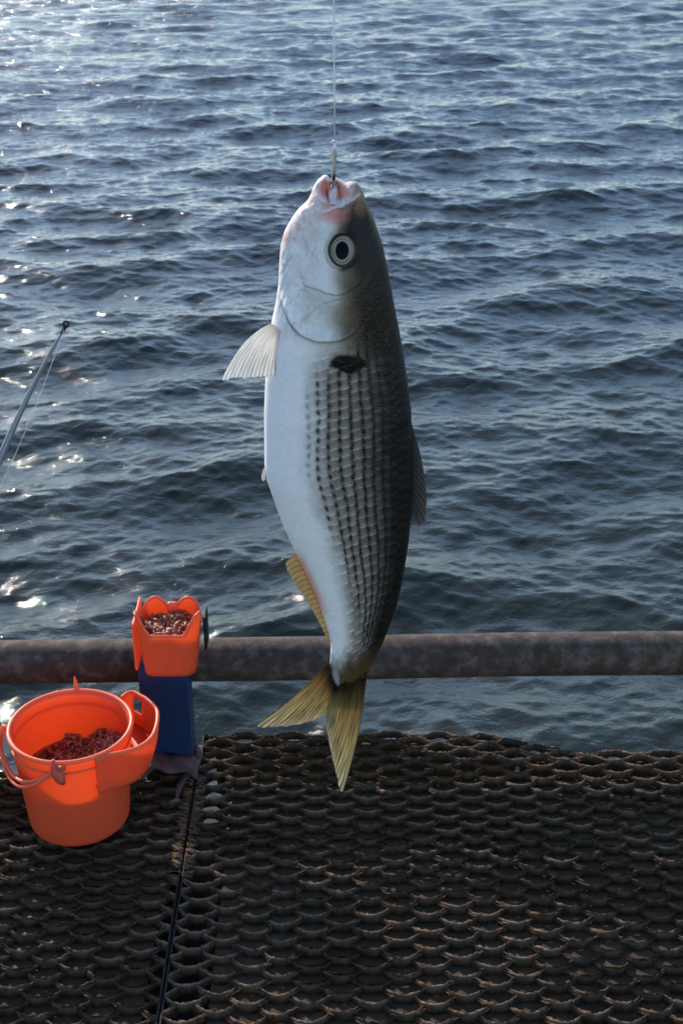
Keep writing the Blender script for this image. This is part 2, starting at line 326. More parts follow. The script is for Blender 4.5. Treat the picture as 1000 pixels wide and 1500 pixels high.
    C = C * (1 + 1.5 * edge[..., None]); C = C * (1 + (.55 * (((e + .5) % 1) - .5) * bz * sm(.26, .45, t))[..., None]); h += (.42 * e * bz * sm(.25, .5, t))
    cell = _H[(np.floor(col).astype(int) * 7) & 255, (np.floor(sl + .5).astype(int) * 13 + 5) & 255]; C = C * (1 + (.34 * (cell - .5) * bz * sm(.3, .5, t))[..., None]); C = C * (1 + (n2 - .5) * (.22 + .38 * w1))[..., None]; mix(.2 * bz * sm(.18, .34, t) * (1 - sm(.42, .5, t)) * (n2 > .62), (.16, .10, .07))
    # shoulder spot
    sp = np.hypot((x - 510 + (y - 533) * .2) / 25, (y - 533 - 2 * np.sin(x / 9)) / 13) + (n2 - .5) * .20 + (n3 - .5) * .2; mix((1 - sm(.88, 1.24, sp)), (.004, .0035, .0035))
    # root of the tail
    mix(.97 * sm(945, 990, y + 26 * (n3 - .5) + 10 * sm(.4, .8, t)), (.085, .050, .022)); mix(.8 * ell(490.5, 996, 6, 17, .4), (.36, .37, .38))
    mix(.75 * np.exp(-((x - np.interp(y, ys, L)) / 8) ** 2) * sm(800, 825, y) * (1 - sm(880, 915, y)), (.70, .28, .16))
    return np.clip(C, .004, .85), h
def make_fish():
    ys = np.linspace(257.5, 1032, 640); th = np.linspace(0, math.pi, 300)
    L = prof(LP, ys)[:, None]; Rr = prof(RP, ys)[:, None]; B = prof(BP, ys)[:, None]
    c = np.cos(th)[None, :]; s = np.sin(th)[None, :] ** .86
    X = (L + Rr) / 2 + (Rr - L) / 2 * c; Yp = np.repeat(ys[:, None], len(th), 1); D = B * s
    base = at(X, Yp, YF); pxs = np.linalg.norm(at(X + 1, Yp, YF) - base, axis=-1)
    near = base.copy(); near[..., 1] -= D * pxs
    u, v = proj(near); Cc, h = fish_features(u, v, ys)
    env = np.clip(s * 1.6, 0, 1) * np.clip((ys[:, None] - 257) / 8, 0, 1)
    lipz = (3.4 * np.exp(-((X - 521) / 7) ** 2) - 3.0 * np.exp(-((X - 506) / 5) ** 2) + 2.0 * np.exp(-((X - 475) / 6) ** 2) - 2.2 * np.exp(-((X - 485) / 2.6) ** 2) + 2.5 * (fbm(X / 6, Yp * 0 + 2, 2) - .5)) * (1 - sm(268, 288, Yp)) * pxs
    near[..., 2] += lipz; base = base.copy(); base[..., 2] += lipz
    near[..., 1] -= h * env * pxs
    far = base.copy(); far[..., 1] += D * pxs + np.clip(h, -2, 3) * .6 * env * pxs
    n, m = len(ys), len(th)
    V = np.concatenate([near, far[:, ::-1][:, 1:-1]], 1); CC = np.concatenate([Cc, Cc[:, ::-1][:, 1:-1]], 1); M = V.shape[1]
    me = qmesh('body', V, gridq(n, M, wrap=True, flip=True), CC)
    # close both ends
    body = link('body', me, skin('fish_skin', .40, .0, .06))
    return body, near, th, ys
def skin(name, rough, trans, coat, tcol=(.8, .7, .5)):
    m = NM(name); a = m.n('ShaderNodeVertexColor'); a.layer_name = 'Col'; m.l(a.outputs[0], m.b.inputs['Base Color']); m.p(Roughness=rough)
    m.b.inputs['Coat Weight'].default_value = coat; m.b.inputs['Coat Roughness'].default_value = .18; m.b.inputs['Specular IOR Level'].default_value = .14
    nb = m.bump(m.noise(2600, 3, .6), .25, .00025); m.l(nb, m.b.inputs['Normal'])
    if trans:
        t = m.n('ShaderNodeBsdfTranslucent'); m.l(a.outputs[0], t.inputs[0]); mx = m.n('ShaderNodeMixShader'); mx.inputs[0].default_value = trans
        m.l(m.b.outputs[0], mx.inputs[1]); m.l(t.outputs[0], mx.inputs[2]); m.l(mx.outputs[0], m.o.inputs[0])
    else:
        m.b.inputs['Subsurface Weight'].default_value = .12; m.b.inputs['Subsurface Scale'].default_value = .004; m.b.inputs['Subsurface Radius'].default_value = (1, .5, .35)
    return m.m
FINM = skin('fin_membrane', .4, .55, .1)
def fin(name, base, ctrl, tip, depth, rays, colf, thick=(2.6, .7), nu=110, nv=60, ragged=1.5, label=None, smooth_tip=True):
    """ray fin: base, ctrl, tip are polylines in photo pixels; rays run from base(u) over ctrl(u) to tip(u); depth(u,v) in pixels towards the viewer"""
    def pl(pts, u):
        p = np.array(cr(pts, 10)) if len(pts) > 2 else np.array(pts, float)
        q = np.concatenate([[0], np.cumsum(np.hypot(*np.diff(p, axis=0).T))]); q /= q[-1]
        return np.stack([np.interp(u, q, p[:, 0]), np.interp(u, q, p[:, 1])], -1)
    U = np.linspace(0, 1, nu); b, c, t = pl(base, U), pl(ctrl, U), pl(tip, U)
    v = np.linspace(0, 1, nv)[None, :, None]; b, c, t = b[:, None], c[:, None], t[:, None]
    rag = (vn(U * rays * 1.7, U * 0 + 3.3) - .5)[:, None, None] * (ragged / 40 * (v ** 6) + (.12 if name.startswith('tail') else 0) * (1 - v) ** 4)
    vv = v + rag; P = b * (1 - vv) ** 2 + 2 * c * vv * (1 - vv) + t * vv ** 2
    uu, v2 = np.meshgrid(U, v.ravel(), indexing='ij'); ph = uu * rays
    split = 1 + np.round(np.clip((v2 - .45) * 2, 0, 1)); ridge = np.abs(np.sin(math.pi * ph)) ** .6
    fine = np.abs(np.sin(math.pi * ph * 2)) * sm(.35, .7, v2)
    hh = (thick[0] * (1 - v2) + thick[1] * v2) / 2
    hh = hh * (.45 + .35 * (1 - ridge) + .2 * (1 - fine)) * np.clip(8 * uu + .25, 0, 1) * np.clip(8 * (1 - uu) + .25, 0, 1)
    dep = depth(uu, v2); base3 = at(P[..., 0], P[..., 1], YF)
    A = base3.copy(); A[..., 1] -= (dep + hh) * PX * .95; Bk = base3.copy(); Bk[..., 1] -= (dep - hh) * PX * .95
    # keep the picture position while leaning out of the plane (small real offset)
    sh = dep[..., None] * PX * .95; k = ray(P[..., 0], P[..., 1]); kz = (k[2] / k[1])[..., None]; kx = (k[0] / k[1])[..., None]
    for Q in (A, Bk): Q[..., 2:3] -= sh * kz; Q[..., 0:1] -= sh * kx
    C = colf(uu, v2, ridge, fine, fbm(uu * rays * 2.3, v2 * 5 + uu * 3, 3))
    V = np.concatenate([A.reshape(-1, 3), Bk.reshape(-1, 3)]); n = nu * nv
    q1 = gridq(nu, nv); q2 = gridq(nu, nv, n, flip=True)
    i = np.arange(nu - 1); j = np.arange(nv - 1)
    e = [np.stack([i * nv, i * nv + n, (i + 1) * nv + n, (i + 1) * nv], -1), np.stack([i * nv + nv - 1, (i + 1) * nv + nv - 1, (i + 1) * nv + nv - 1 + n, i * nv + nv - 1 + n], -1),
         np.stack([j, j + 1, j + 1 + n, j + n], -1), np.stack([(nu - 1) * nv + j, (nu - 1) * nv + j + n, (nu - 1) * nv + j + 1 + n, (nu - 1) * nv + j + 1], -1)]
    me = qmesh(name, V, np.concatenate([q1, q2] + e), np.concatenate([C.reshape(-1, 3)] * 2))
    return link(name, me, FINM)
def colmix(*st, k=.72):
    """stops along v between colours, darker between rays"""
    def f(u, v, ridge, fine, nz):
        C = np.zeros(u.shape + (3,)); ps = [s[0] for s in st]
        for q in range(3): C[..., q] = np.interp(v, ps, [s[1][q] for s in st])
        return C * (1.06 - k + k * ridge * (1 - .3 * fine) + .35 * (nz - .5))[..., None]
    return f
fish = empty('fish', tuple(at(495, 640, YF)))
tag(fish, 'silver spotted fish with yellow tail hanging by its mouth from the hook', 'fish')
body, near, TH, YS = make_fish()
def surf(px, py):                              # point on the flank that shows at photo position px, py
    u, v = proj(near); i = np.argmin((u - px) ** 2 + (v - py) ** 2); return near.reshape(-1, 3)[i]
kids = [body]
kids.append(fin('pectoral_fin', [(397, 474), (405, 479), (415, 489)], [(352, 492), (385, 510), (424, 514)], [(324, 557), (345, 553.5), (372, 552.5), (400, 550), (427, 548.5)],
    lambda u, v: 26 + 4 * v + 10 * u - 8 * v * (1 - u), 17, colmix((0, (.85, .78, .72)), (.3, (.90, .87, .82)), (1, (.90, .89, .86)), k=.55), (4, .8)))
kids.append(fin('pelvic_fin', [(392, 680), (391, 690)], [(385, 683), (388, 697)], [(382.5, 699), (385, 705), (389, 702)], lambda u, v: 12 + 0 * u, 5, colmix((0, (.8, .75, .7)), (1, (.8, .8, .78))), (3, .6), 40, 20))
ylw = colmix((0, (.46, .27, .14)), (.35, (.45, .36, .18)), (1, (.48, .42, .27)), k=.45)
kids.append(fin('anal_fin', [(438, 813), (452, 842), (466, 872), (478, 905), (485, 940)], [(428, 812), (439, 845), (456, 882), (470, 912), (482, 940)], [(418, 824), (422, 838), (437, 862), (460, 898), (482, 941)],
    lambda u, v: 6 + 3 * v, 18, ylw, (3.4, .8), 170, 30))
kids.append(fin('dorsal_fin', [(601, 612), (600, 660), (598, 720), (597, 752)], [(605, 628), (610, 680), (610, 730), (600, 758)], [(606, 632), (617, 672), (623.5, 716), (624, 742), (620, 764), (612, 768), (609, 757), (601, 763)],
    lambda u, v: 3 + 4 * v * u, 15, colmix((0, (.05, .047, .045)), (.6, (.13, .125, .12)), (1, (.18, .165, .15))), (3.2, .9), 160, 30))
def tailc(u, v, ridge, fine, nz):
    a, b, c, d = [np.array(k) for k in ((.085, .050, .022), (.30, .205, .080), (.47, .40, .21), (.50, .44, .31))]
    w = v[..., None]; C = np.where(w < .3, a + (b - a) * np.maximum(w - .08, 0) / .22, np.where(w < .7, b + (c - b) * (w - .3) / .4, c + (d - c) * (w - .7) / .3))
    C = C * (.50 + .46 * ridge * (1 - .3 * fine) + 1.0 * (nz - .46))[..., None]; eg = sm(.08, 0, u)[..., None]; return np.clip(1.18 * C * (1 - .35 * eg), .01, .8)
tl = fin('tail_fin', [(480, 968), (484, 982), (488, 996), (493, 1012)], [(452, 1008), (462, 1017), (472, 1026), (484, 1036)], [(374, 1063.5), (392, 1065), (410, 1064), (430, 1062), (449, 1058), (467, 1051), (477, 1047)],
    lambda u, v: 3 + 6 * np.exp(-v / .10) - 14 * v, 13, tailc, (5, .9), 190, 80)
t2 = fin('tail_lower_lobe', [(536, 990), (524, 996), (506, 1002), (489, 1004)], [(533, 1066), (517, 1075), (500, 1070), (479, 1036)], [(501, 1163), (494, 1142), (489, 1120), (483, 1092), (478, 1066), (476.5, 1046)],
    lambda u, v: 3 + 8 * np.exp(-v / .10) + 12 * v * (1 - .6 * u), 13, tailc, (5, .9), 200, 90)
t2.name = 'tail_fin'; kids += [tl, t2]
def make_eye():
    c = surf(501, 366); px = .27e-3 * 1.02; nr, na = 46, 80
    V = []; C = []; r = np.linspace(0, 1, nr)
    tilt = Vector((-.05, -1, .32)).normalized(); U = Vector((1, -.05, 0)).normalized(); W = U.cross(tilt).normalized() * -1
    g = np.random.default_rng(3)
    for i, q in enumerate(r):
        bulge = 7.5 * math.sqrt(max(0, 1 - (q * .98) ** 2)) - 2.0
        for k in range(na):
            a = 2 * math.pi * k / na; p = Vector(c) + U * (19.3 * q * math.cos(a) * px) + W * (23.5 * q * math.sin(a) * px) + tilt * (bulge * px)
            V.append(p); xx, yy = q * 19.3 * math.cos(a), q * 23.5 * math.sin(a)
            pr = math.hypot((xx + 0) / 8.6, (yy + 1.0) / 11.4); col = (.42, .36, .22)
            if pr < 1: col = (.004, .005, .008)
            elif pr < 1.1: col = (.10, .08, .05)
            elif pr < 1.32: col = (.60, .54, .42)
            elif pr < 1.40: col = (.16, .13, .08)
            elif pr < 1.68: col = (.50, .45, .30)
            elif pr < 1.80: col = (.25, .22, .15)
            if q > .97: col = (.012, .014, .018)
            elif q > .90: col = (.12, .13, .13)
            elif q > .86: col = (.02, .024, .03)
            j = g.uniform(.85, 1.12); C.append([k_ * j * f_ for k_, f_ in zip(col, (.56, .55, .57))])
    me = qmesh('eye', np.array(V), gridq(nr, na, wrap=True), np.array(C))
    m = skin('fish_eye', .25, 0, 0); m.node_tree.nodes['Principled BSDF'].inputs['Specular IOR Level'].default_value = .06; m.node_tree.nodes['Principled BSDF'].inputs['Subsurface Weight'].default_value = 0; e = link('eye', me, m); tag(e, 'black pupil in cream ringed iris'); return e
kids.append(make_eye())
own(fish, *kids)

# hook and line
steel = NM('hook_steel').p(Base_Color=(.6, .61, .64), Metallic=1.0, Roughness=.22).m
ht = at(490, 213, YF - .004); hb = at(489, 262, YF - .004)
hk = MB(); pts = [Vector(ht).lerp(Vector(hb), i / 6) for i in range(7)]
pts += [Vector(at(489.5, 272, YF - .0015)), Vector(at(490.5, 284, YF - .0008)), Vector(at(489, 291, YF - .0008)), Vector(at(485.5, 288, YF - .0012)), Vector(at(485, 276, YF - .0020)), Vector(at(485.5, 268, YF - .0026))]
hk.tube(pts, [.00078] * 7 + [.0006, .00058, .00055, .0005, .0004, .00012], 10)
HOOK = empty('fish_hook', tuple(ht)); tag(HOOK, 'small steel hook in the mouth of the fish, tied to the line', 'hook')
ob1 = hk.build('shank', steel)
ring = MB(); cc = Vector(at(490, 210.5, YF - .004)); ring.tube([cc + Vector((math.cos(a) * .0009, 0, math.sin(a) * .0011)) for a in np.linspace(0, 2 * math.pi, 17)[:-1]], .00036, 8, closed=True)
kn = MB(); kn.tube([Vector(at(490, 208.5, YF - .0042)), Vector(at(490.2, 216, YF - .0044)), Vector(at(489.6, 222, YF - .0044))], [.0005, .00085, .0006], 8)
lineM = NM('nylon_line').p(Base_Color=(.75, .75, .77), Roughness=.3).m
own(HOOK, ob1, ring.build('hook_eye', steel))
fl = MB(); q0 = Vector(at(490, 209, YF - .004)); q1 = Vector(at(486, -700, YF - .004)); fl.tube([q0.lerp(q1, i / 8) for i in range(9)], .00024, 8)
LN = fl.build('fishing_line', lineM); tag(LN, 'thin pale nylon line running straight up from the hook', 'fishing line')
own(HOOK, kn.build('knot', lineM))

# ---------------------------------------------------------------- pier: grating, added dark backing
ZG = CZ - 1.15
def strand_panel(name, x0, x1, yfar, ynear, seed, col_off=0.0):
    """expanded steel mesh: wavy leaning strands that meet at the joints"""
    PXC, PYC = .0345, .0268; g = np.random.default_rng(seed); V = []; Q = []; Cs = []; off = 0
    xs = np.arange(x0, x1 + .0012, .0024); n = len(xs); k = 0; y = yfar(xs).max() - .006
    prof_ = np.array([[-.0050, -.0074], [-.0011, -.0013], [-.0004, -.0002], [.0004, .0003], [.0009, -.0006], [.0002, -.0040], [-.0034, -.0080]])
    while y > ynear:
        ph = np.cos(math.pi * (xs - col_off) / PXC + (math.pi if k % 2 else 0)); wv = np.sign(ph) * np.abs(ph) ** .85
        wv = wv * (1 + .5 * (1 - float(sm(1.465, 1.50, y)))); yc = y + wv * PYC * .25 * .93 + .0065 * (fbm(xs * 14 + 9, xs * 0 + k * .16 + seed, 3) - .5)
        cf = np.clip((wv + 1) / 2, 0, 1); farz = float(sm(1.465, 1.50, y)); cm = sm(.30, .72, cf) * (1 - farz) * (1 - sm(XS + .062, XS + .045, xs) * (xs > XS))
        zc = ZG - .0040 * cf * (1 - .6 * farz) - .0015 * (1 - np.abs(ph)) + .0075 * (fbm(xs * 7, xs * 0 + k * .13 + seed, 3) - .5) + .0022 * (vn(xs * 420, xs * 0 + k * 5.7) - .5) * (np.abs(ph) < .75)
        wn_ = fbm(xs * 6 + 31, xs * 0 + k * .18 + seed, 3); wear_rimlight = sm(.36, .56, wn_ + .35 * (fbm(xs * 160, xs * 0 + k * 7.7, 2) - .5)) * (1 - .93 * cm)  # worn rust plus painted sun rim-light on strand tops; crests left unlit
        yf = yfar(xs); keep = (yc < yf + .012) & (y - PYC * .25 < yf); yc = np.minimum(yc, yf + .0004 * (k % 3)); wid = 1 + .5 * (1 - np.abs(ph)) + .5 * (fbm(xs * 110, xs * 0 + k * 1.3, 2) - .5); wid = wid * (1 - .45 * cm)
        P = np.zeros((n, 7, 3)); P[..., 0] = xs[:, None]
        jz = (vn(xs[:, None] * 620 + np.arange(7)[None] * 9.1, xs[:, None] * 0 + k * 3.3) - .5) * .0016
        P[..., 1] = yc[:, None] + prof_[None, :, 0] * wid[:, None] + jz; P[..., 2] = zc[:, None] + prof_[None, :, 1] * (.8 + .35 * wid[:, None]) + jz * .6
        qs = gridq(n, 7, off, wrap=True).reshape(n - 1, 7, 4); qs = qs[keep[:-1] & keep[1:]]
        CC = np.ones((n, 7, 1)) * np.array([.092, .060, .034]); hot = np.array([.24, .155, .104]) * (.06 + .94 * wear_rimlight)[:, None]
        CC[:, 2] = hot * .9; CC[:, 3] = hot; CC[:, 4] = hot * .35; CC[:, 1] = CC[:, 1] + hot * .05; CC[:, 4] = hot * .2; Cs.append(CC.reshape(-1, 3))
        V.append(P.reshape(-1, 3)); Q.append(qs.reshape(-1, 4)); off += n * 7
        # frayed rust fibres beside the joints
        jt = np.nonzero((np.abs(cf[1:] - .5) < .5) & ((cf[1:] - .5) * (cf[:-1] - .5) <= 0))[0]
        for j in jt:
            if not keep[j] or wn_[j] < .40 and g.random() < .7: continue
            for q in range(g.integers(2, 6)):
                a0 = j + g.integers(-3, 2); ln = g.integers(3, 6); ii = np.arange(a0, a0 + ln)
                if ii[0] < 0 or ii[-1] >= n: continue
                oy = g.uniform(-.0050, .0022); sk = g.uniform(-.0012, .0012); w_ = g.uniform(.00022, .00042)
                L_ = len(ii); T = np.linspace(0, 1, L_); F3 = np.zeros((L_, 4, 3))
                cx, cy, cz = xs[ii], yc[ii] + oy + sk * T, zc[ii] + .0006 - abs(oy) * .55 + .0008 * T * g.uniform(-1, 1)
                for m_, (ay, az) in enumerate(((-1, -1), (-1, 1), (1, 1), (1, -1))): F3[:, m_, 0] = cx; F3[:, m_, 1] = cy + ay * w_; F3[:, m_, 2] = cz + az * w_
                V.append(F3.reshape(-1, 3)); Q.append(gridq(L_, 4, off, wrap=True)); off += L_ * 4
                Cs.append(np.ones((L_ * 4, 1)) * np.array([.24, .155, .104]) * g.uniform(.25, 1.0))
        y -= PYC / 2; k += 1
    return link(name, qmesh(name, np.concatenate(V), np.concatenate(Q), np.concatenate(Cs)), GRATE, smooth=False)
XS = -.199
def far_r(x): return 1.557 - sm(.17, .34, x) * .042 + .003 * (fbm(x * 9 + 3, x * 0 + 2, 3) - .5)
def far_l(x): return 1.470 + .003 * np.sin(x * 40)
GL = empty('grating_panel', (-.6, 1.2, ZG)); tag(GL, 'dark rusted expanded metal grating under the orange bucket, left of the seam', 'grating', 'rusted grating panels')
GR = empty('grating_panel', (.3, 1.2, ZG)); tag(GR, 'dark rusted expanded metal grating below the fish tail, right of the seam', 'grating', 'rusted grating panels')
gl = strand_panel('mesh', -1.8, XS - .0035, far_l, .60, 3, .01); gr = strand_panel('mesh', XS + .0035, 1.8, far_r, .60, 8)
fb = MB(); fb.box((XS - .0022, 1.035, ZG - .014), (.0026, .87, .018)); e1 = fb.build('edge_strip', DSTEEL, bevel=.001)
fb = MB(); fb.box((XS + .0022, 1.078, ZG - .014), (.0026, .955, .018)); e2 = fb.build('edge_strip', DSTEEL, bevel=.001)
hb_ = MB(); rs = random.Random(12)
for _ in range(330):
    y = rs.triangular(1.24, 1.50, 1.36); sd_ = rs.choice((-1, 1)); x = XS + sd_ * rs.uniform(.001, .004); L_ = rs.uniform(.005, .016); a = rs.uniform(-.5, .5) - .4 * sd_
    p = Vector((x, y, ZG - .002 + rs.uniform(-.002, .002))); q = p + Vector((sd_ * L_, L_ * a, rs.uniform(-.004, .001)))
    hb_.tube([p, p.lerp(q, .5) + Vector((0, 0, .0008)), q], [.0004, .0005, .0002], 4)
fr = hb_.build('rust_fibres', rusty('dry_rust_fibre', (.12, .06, .03), (.22, .13, .07), (.34, .22, .12), 120)); own(GR, fr)
own(GL, gl, e1); own(GR, gr, e2)
pm = NM('shade_backing'); n = pm.noise(9, 5, .6); n2 = pm.noise(70, 4)
pm.l(pm.ramp(n2, [(.3, (.045, .027, .013)), (.7, (.080, .051, .026))]), pm.b.inputs['Base Color'])
pm.l(pm.ramp(n, [(.49, (.9,) * 3), (.58, (.5,) * 3)]), pm.b.inputs['Roughness']); pm.l(pm.bump(n2, .3, .001), pm.b.inputs['Normal']); pm.b.inputs['Specular IOR Level'].default_value = .2
pb = MB(); pb.box(((XS - 1.8 - .02) / 2, 1.02, ZG - .0142), (1.78 + XS, .84, .006)); pb.box(((XS + .052 + 1.8) / 2, 1.04, ZG - .0142), (1.8 - XS - .052, .86, .006)); ub = MB().box((.0, 1.05, ZG - .085), (3.6, .88, .006)); tag(ub.build('shade_sheet', BLACK, smooth=False), kind='structure'); pb.box((.035, 1.546, ZG - .050), (.43, .005, .076)); pb.box((1.025, 1.504, ZG - .050), (1.55, .005, .076)); pb.box((-1.0, 1.462, ZG - .050), (1.59, .005, .076))  # black sheet added to stand for the shade under the grating
PL = pb.build('shade_plate', pm.m, smooth=False); tag(PL, kind='structure')  # added plate and fascias stand for the shaded dark behind the holes

# ---------------------------------------------------------------- rail
YR = 1.562; r0 = at(-2000, 998, YR); r1 = at(3000, 928, YR)
rb = MB(); A, B_ = Vector(r0), Vector(r1); NN = 160
rb.tube([A.lerp(B_, i / NN) + Vector((0, .0006 * math.sin(i * .37), .0006 * math.sin(i * .23))) for i in range(NN + 1)], .0306, 48)
RL = rb.build('guard_rail', RAILM); tag(RL, 'weathered steel pipe rail running across behind the fish', 'railing')
def rail_z(x): return r0[2] + (r1[2] - r0[2]) * (x - r0[0]) / (r1[0] - r0[0])

# ---------------------------------------------------------------- blue post with base bracket
PXX = float(at(246, 1050, 1.50)[0]); zt = float(at(246, 975, 1.478)[2])
PO = empty('blue_post', (PXX, 1.5, ZG)); tag(PO, 'square dark blue steel post under the bait cup at the rail', 'post')
b = MB(); b.box((PXX, 1.503, (zt + ZG - .03) / 2), (.0655, .046, zt - ZG + .03)); o1 = b.build('column', BLUE, smooth=False, bevel=.002)
b = MB(); n = 26; vs = []
for j, (yy, dz) in enumerate(((1.448, .0), (1.456, .001), (1.468, .003), (1.4785, .004))):
    for i in range(n):
        u = i / (n - 1); x = PXX - .036 + .078 * u; z = ZG - .010 + .030 * math.sin(math.pi * (.02 + .96 * u)) ** .5 + .002 * math.sin(u * 7) + dz
        vs.append((x, yy + .006 * math.sin(u * 9), z))
b.add(vs, [(j * n + i, j * n + i + 1, (j + 1) * n + i + 1, (j + 1) * n + i) for j in range(3) for i in range(n - 1)])
o2 = b.build('base_bracket', BASEM); s_ = o2.modifiers.new('s', 'SOLIDIFY'); s_.thickness = .005; s_.offset = -1
o2['label'] = 'rust brown arched bracket'
b = MB(); b.tube([atz(x, y, ZG + .003 - .006 * i / 5) for i, (x, y) in enumerate(((291, 1094), (290, 1108), (283, 1124), (271, 1138), (263, 1152), (259, 1170)))], [.006, .007, .0065, .0055, .0045, .002], 12, flat=.6)
o3 = b.build('base_flange', BASEM); own(PO, o1, o2, o3)

# ---------------------------------------------------------------- krill helper
km = NM('wet_krill'); nn = km.noise(150, 6, .75); km.l(km.ramp(nn, [(.34, (.10, .018, .007)), (.5, (.29, .065, .026)), (.66, (.62, .29, .16))]), km.b.inputs['Base Color'])
km.p(Roughness=.42); km.b.inputs['Coat Weight'].default_value = .18; km.b.inputs['Coat Roughness'].default_value = .06; km.l(km.bump(km.noise(700, 3), .6, .0006), km.b.inputs['Normal'])
def krill(name, hf, pts, seed, size=.0028):
    rs = random.Random(seed); b = MB()
    for (x, y) in pts:
        z = hf(x, y)
        if z is None: continue
        a = rs.uniform(0, 6.28); el = rs.uniform(-.5, .9); q_ = rs.choice((.6, .9, 1.2, 1.9)); L = size * q_ * rs.uniform(.8, 1.6); d = Vector((math.cos(a) * math.cos(el), math.sin(a) * math.cos(el), math.sin(el))) * L
        c = Vector((x, y, z + rs.uniform(-.001, .0018))); bend = Vector((rs.uniform(-1, 1), rs.uniform(-1, 1), rs.uniform(-.2, 1))) * L * .5; r = size * q_ ** .6 * rs.uniform(.25, .6)
        b.tube([c - d, c - d * .3 + bend * .6, c + d * .4 + bend * .6, c + d], [r * .5, r, r, r * .35], 6)
    return b.build(name, km.m)

# ---------------------------------------------------------------- bait cup clipped to the rail
def bait_cup():
    FY = 1.452; zb = float(at(246, 991, FY)[2]); cx = float(at(246, 960, FY)[0])
    root = empty('bait_cup', (cx, FY + .03, zb)); tag(root, 'orange scoop-shaped plastic cup full of krill, clipped on the rail', 'cup')
    z = lambda py: float(at(246, py, FY)[2])
    # plan outline, counter-clockwise from front left; rim height per point; wall thick 2.4 mm
    n = 120; P = []; top = []
    dpt = .066
    def plan(s, grow):                           # s in 0..1 round a rounded box
        hw = .0335 + grow * .0090; hd = dpt / 2 + grow * .002; a = 2 * math.pi * s - math.pi / 2; e = .42
        c, q = math.cos(a), math.sin(a); return hw * math.copysign(abs(c) ** e, c), hd * math.copysign(abs(q) ** e, q)
    def rim(s):
        x, y = plan(s, 1); f = (y + dpt / 2) / dpt; xx = abs(x) / .044      # 0 front .. 1 back
        zf = z(932) + (z(905) - z(932)) * float(sm(.50, .92, xx))
        zk = z(893) + .034 - .012 * math.exp(-(abs(x) / .007) ** 2) * 1.0 + .009 * math.exp(-((abs(x) - .023) / .012) ** 2) - .013 * float(sm(.78, 1.02, xx))
        zk = zk - .064
        return zf * (1 - float(sm(.15, .8, f))) + zk * float(sm(.15, .8, f))
    rows = 14; vs = []
    S = [i / n for i in range(n)]; tops = [rim(s) for s in S]
    for j in range(rows):
        v = j / (rows - 1)
        for s, t in zip(S, tops):
            zz = zb + (t - zb) * v; g = (zz - zb) / .085; x, y = plan(s, min(1.15, g)); vs.append((cx + x, FY + dpt / 2 + y, zz))
    for j in range(rows):
        v = 1 - j / (rows - 1)
        for s, t in zip(S, tops):
            zz = zb + .004 + (t - zb - .004) * v; g = (zz - zb) / .085; x, y = plan(s, min(1.15, g)); k = 1 - .0024 / .040; vs.append((cx + x * k, FY + dpt / 2 + y * k, zz))
    b = MB(); R2 = 2 * rows
    b.add(vs, [(j * n + i, j * n + (i + 1) % n, (j + 1) * n + (i + 1) % n, (j + 1) * n + i) for j in range(R2 - 1) for i in range(n)] + [tuple(range(n))[::-1], tuple((R2 - 1) * n + i for i in range(n))])
    shell = b.build('shell', ORANGE)
    r = MB(); r.tube([(cx + plan(s, min(1.15, (t - zb) / .085))[0] * .97, FY + dpt / 2 + plan(s, min(1.15, (t - zb) / .085))[1] * .97, t) for s, t in zip(S, tops)], .0019, 8, closed=True)
    rimo = r.build('rim', ORANGE_B)
    b = MB(); b.box((cx + .001, FY + dpt - .004, z(893) - .034), (.013, .008, .016)); tab = b.build('tab', ORANGE_B, bevel=.003)
    b = MB()
    ribs = [MB().box((cx + sx, FY + .0006, zb + .028), (.003, .0026, .045)).build('rib', ORANGE, bevel=.001) for sx in (-.018, .019)]
    # side plates
    b = MB(); zc = z(950); b.box((cx - .0440, 1.498, zc - .006), (.004, .070, .072)); sp1 = b.build('side_plate', ORANGE, bevel=.002)
    b = MB()
    brs = [MB().box((cx + sx, 1.516, z(930) - .030), (.0040, .030, .050)).build('bracket', BLACK, bevel=.0015) for sx in (-.0470, .0435)]
    own(root, shell, rimo, tab, sp1, *ribs, *brs)
    f0 = z(932) - .008
    def hf(x, y):
        fx, fy = (x - cx) / .036, (y - FY - dpt / 2) / (dpt / 2 - .005)
        if abs(fx) ** 3 + abs(fy) ** 3 > .93: return None
        return f0 - .004 + .006 * (fy + 1) / 2 + .016 * float(fbm(np.array(x * 75.), np.array(y * 75.), 3) - .25) - .004 * abs(fx) ** 2
    rs = random.Random(4); pts = [(cx + rs.uniform(-.038, .038), FY + rs.uniform(.002, dpt - .002)) for _ in range(900)]
    k = krill('krill_bait', hf, pts, 5, .0032); b = MB(); G = 26; vs = []
    for i in range(G):
        for j in range(G):
            x = cx + .0368 * (2 * i / (G - 1) - 1) * .95; y = FY + dpt / 2 + (dpt / 2 - .004) * (2 * j / (G - 1) - 1) * .97
            h = hf(x, y); vs.append((x, y, (h - .0015) if h else f0 - .004))
    me = k.data; bm_v = vs
    import bmesh
    bm = bmesh.new(); bm.from_mesh(me); nv = [bm.verts.new(v) for v in vs]
    for i in range(G - 1):
        for j in range(G - 1): bm.faces.new([nv[i * G + j], nv[(i + 1) * G + j], nv[(i + 1) * G + j + 1], nv[i * G + j + 1]])
    bm.to_mesh(me); bm.free(); tag(k, 'wet reddish brown krill heaped in the orange cup on the rail', 'bait', kind='stuff')
bait_cup()

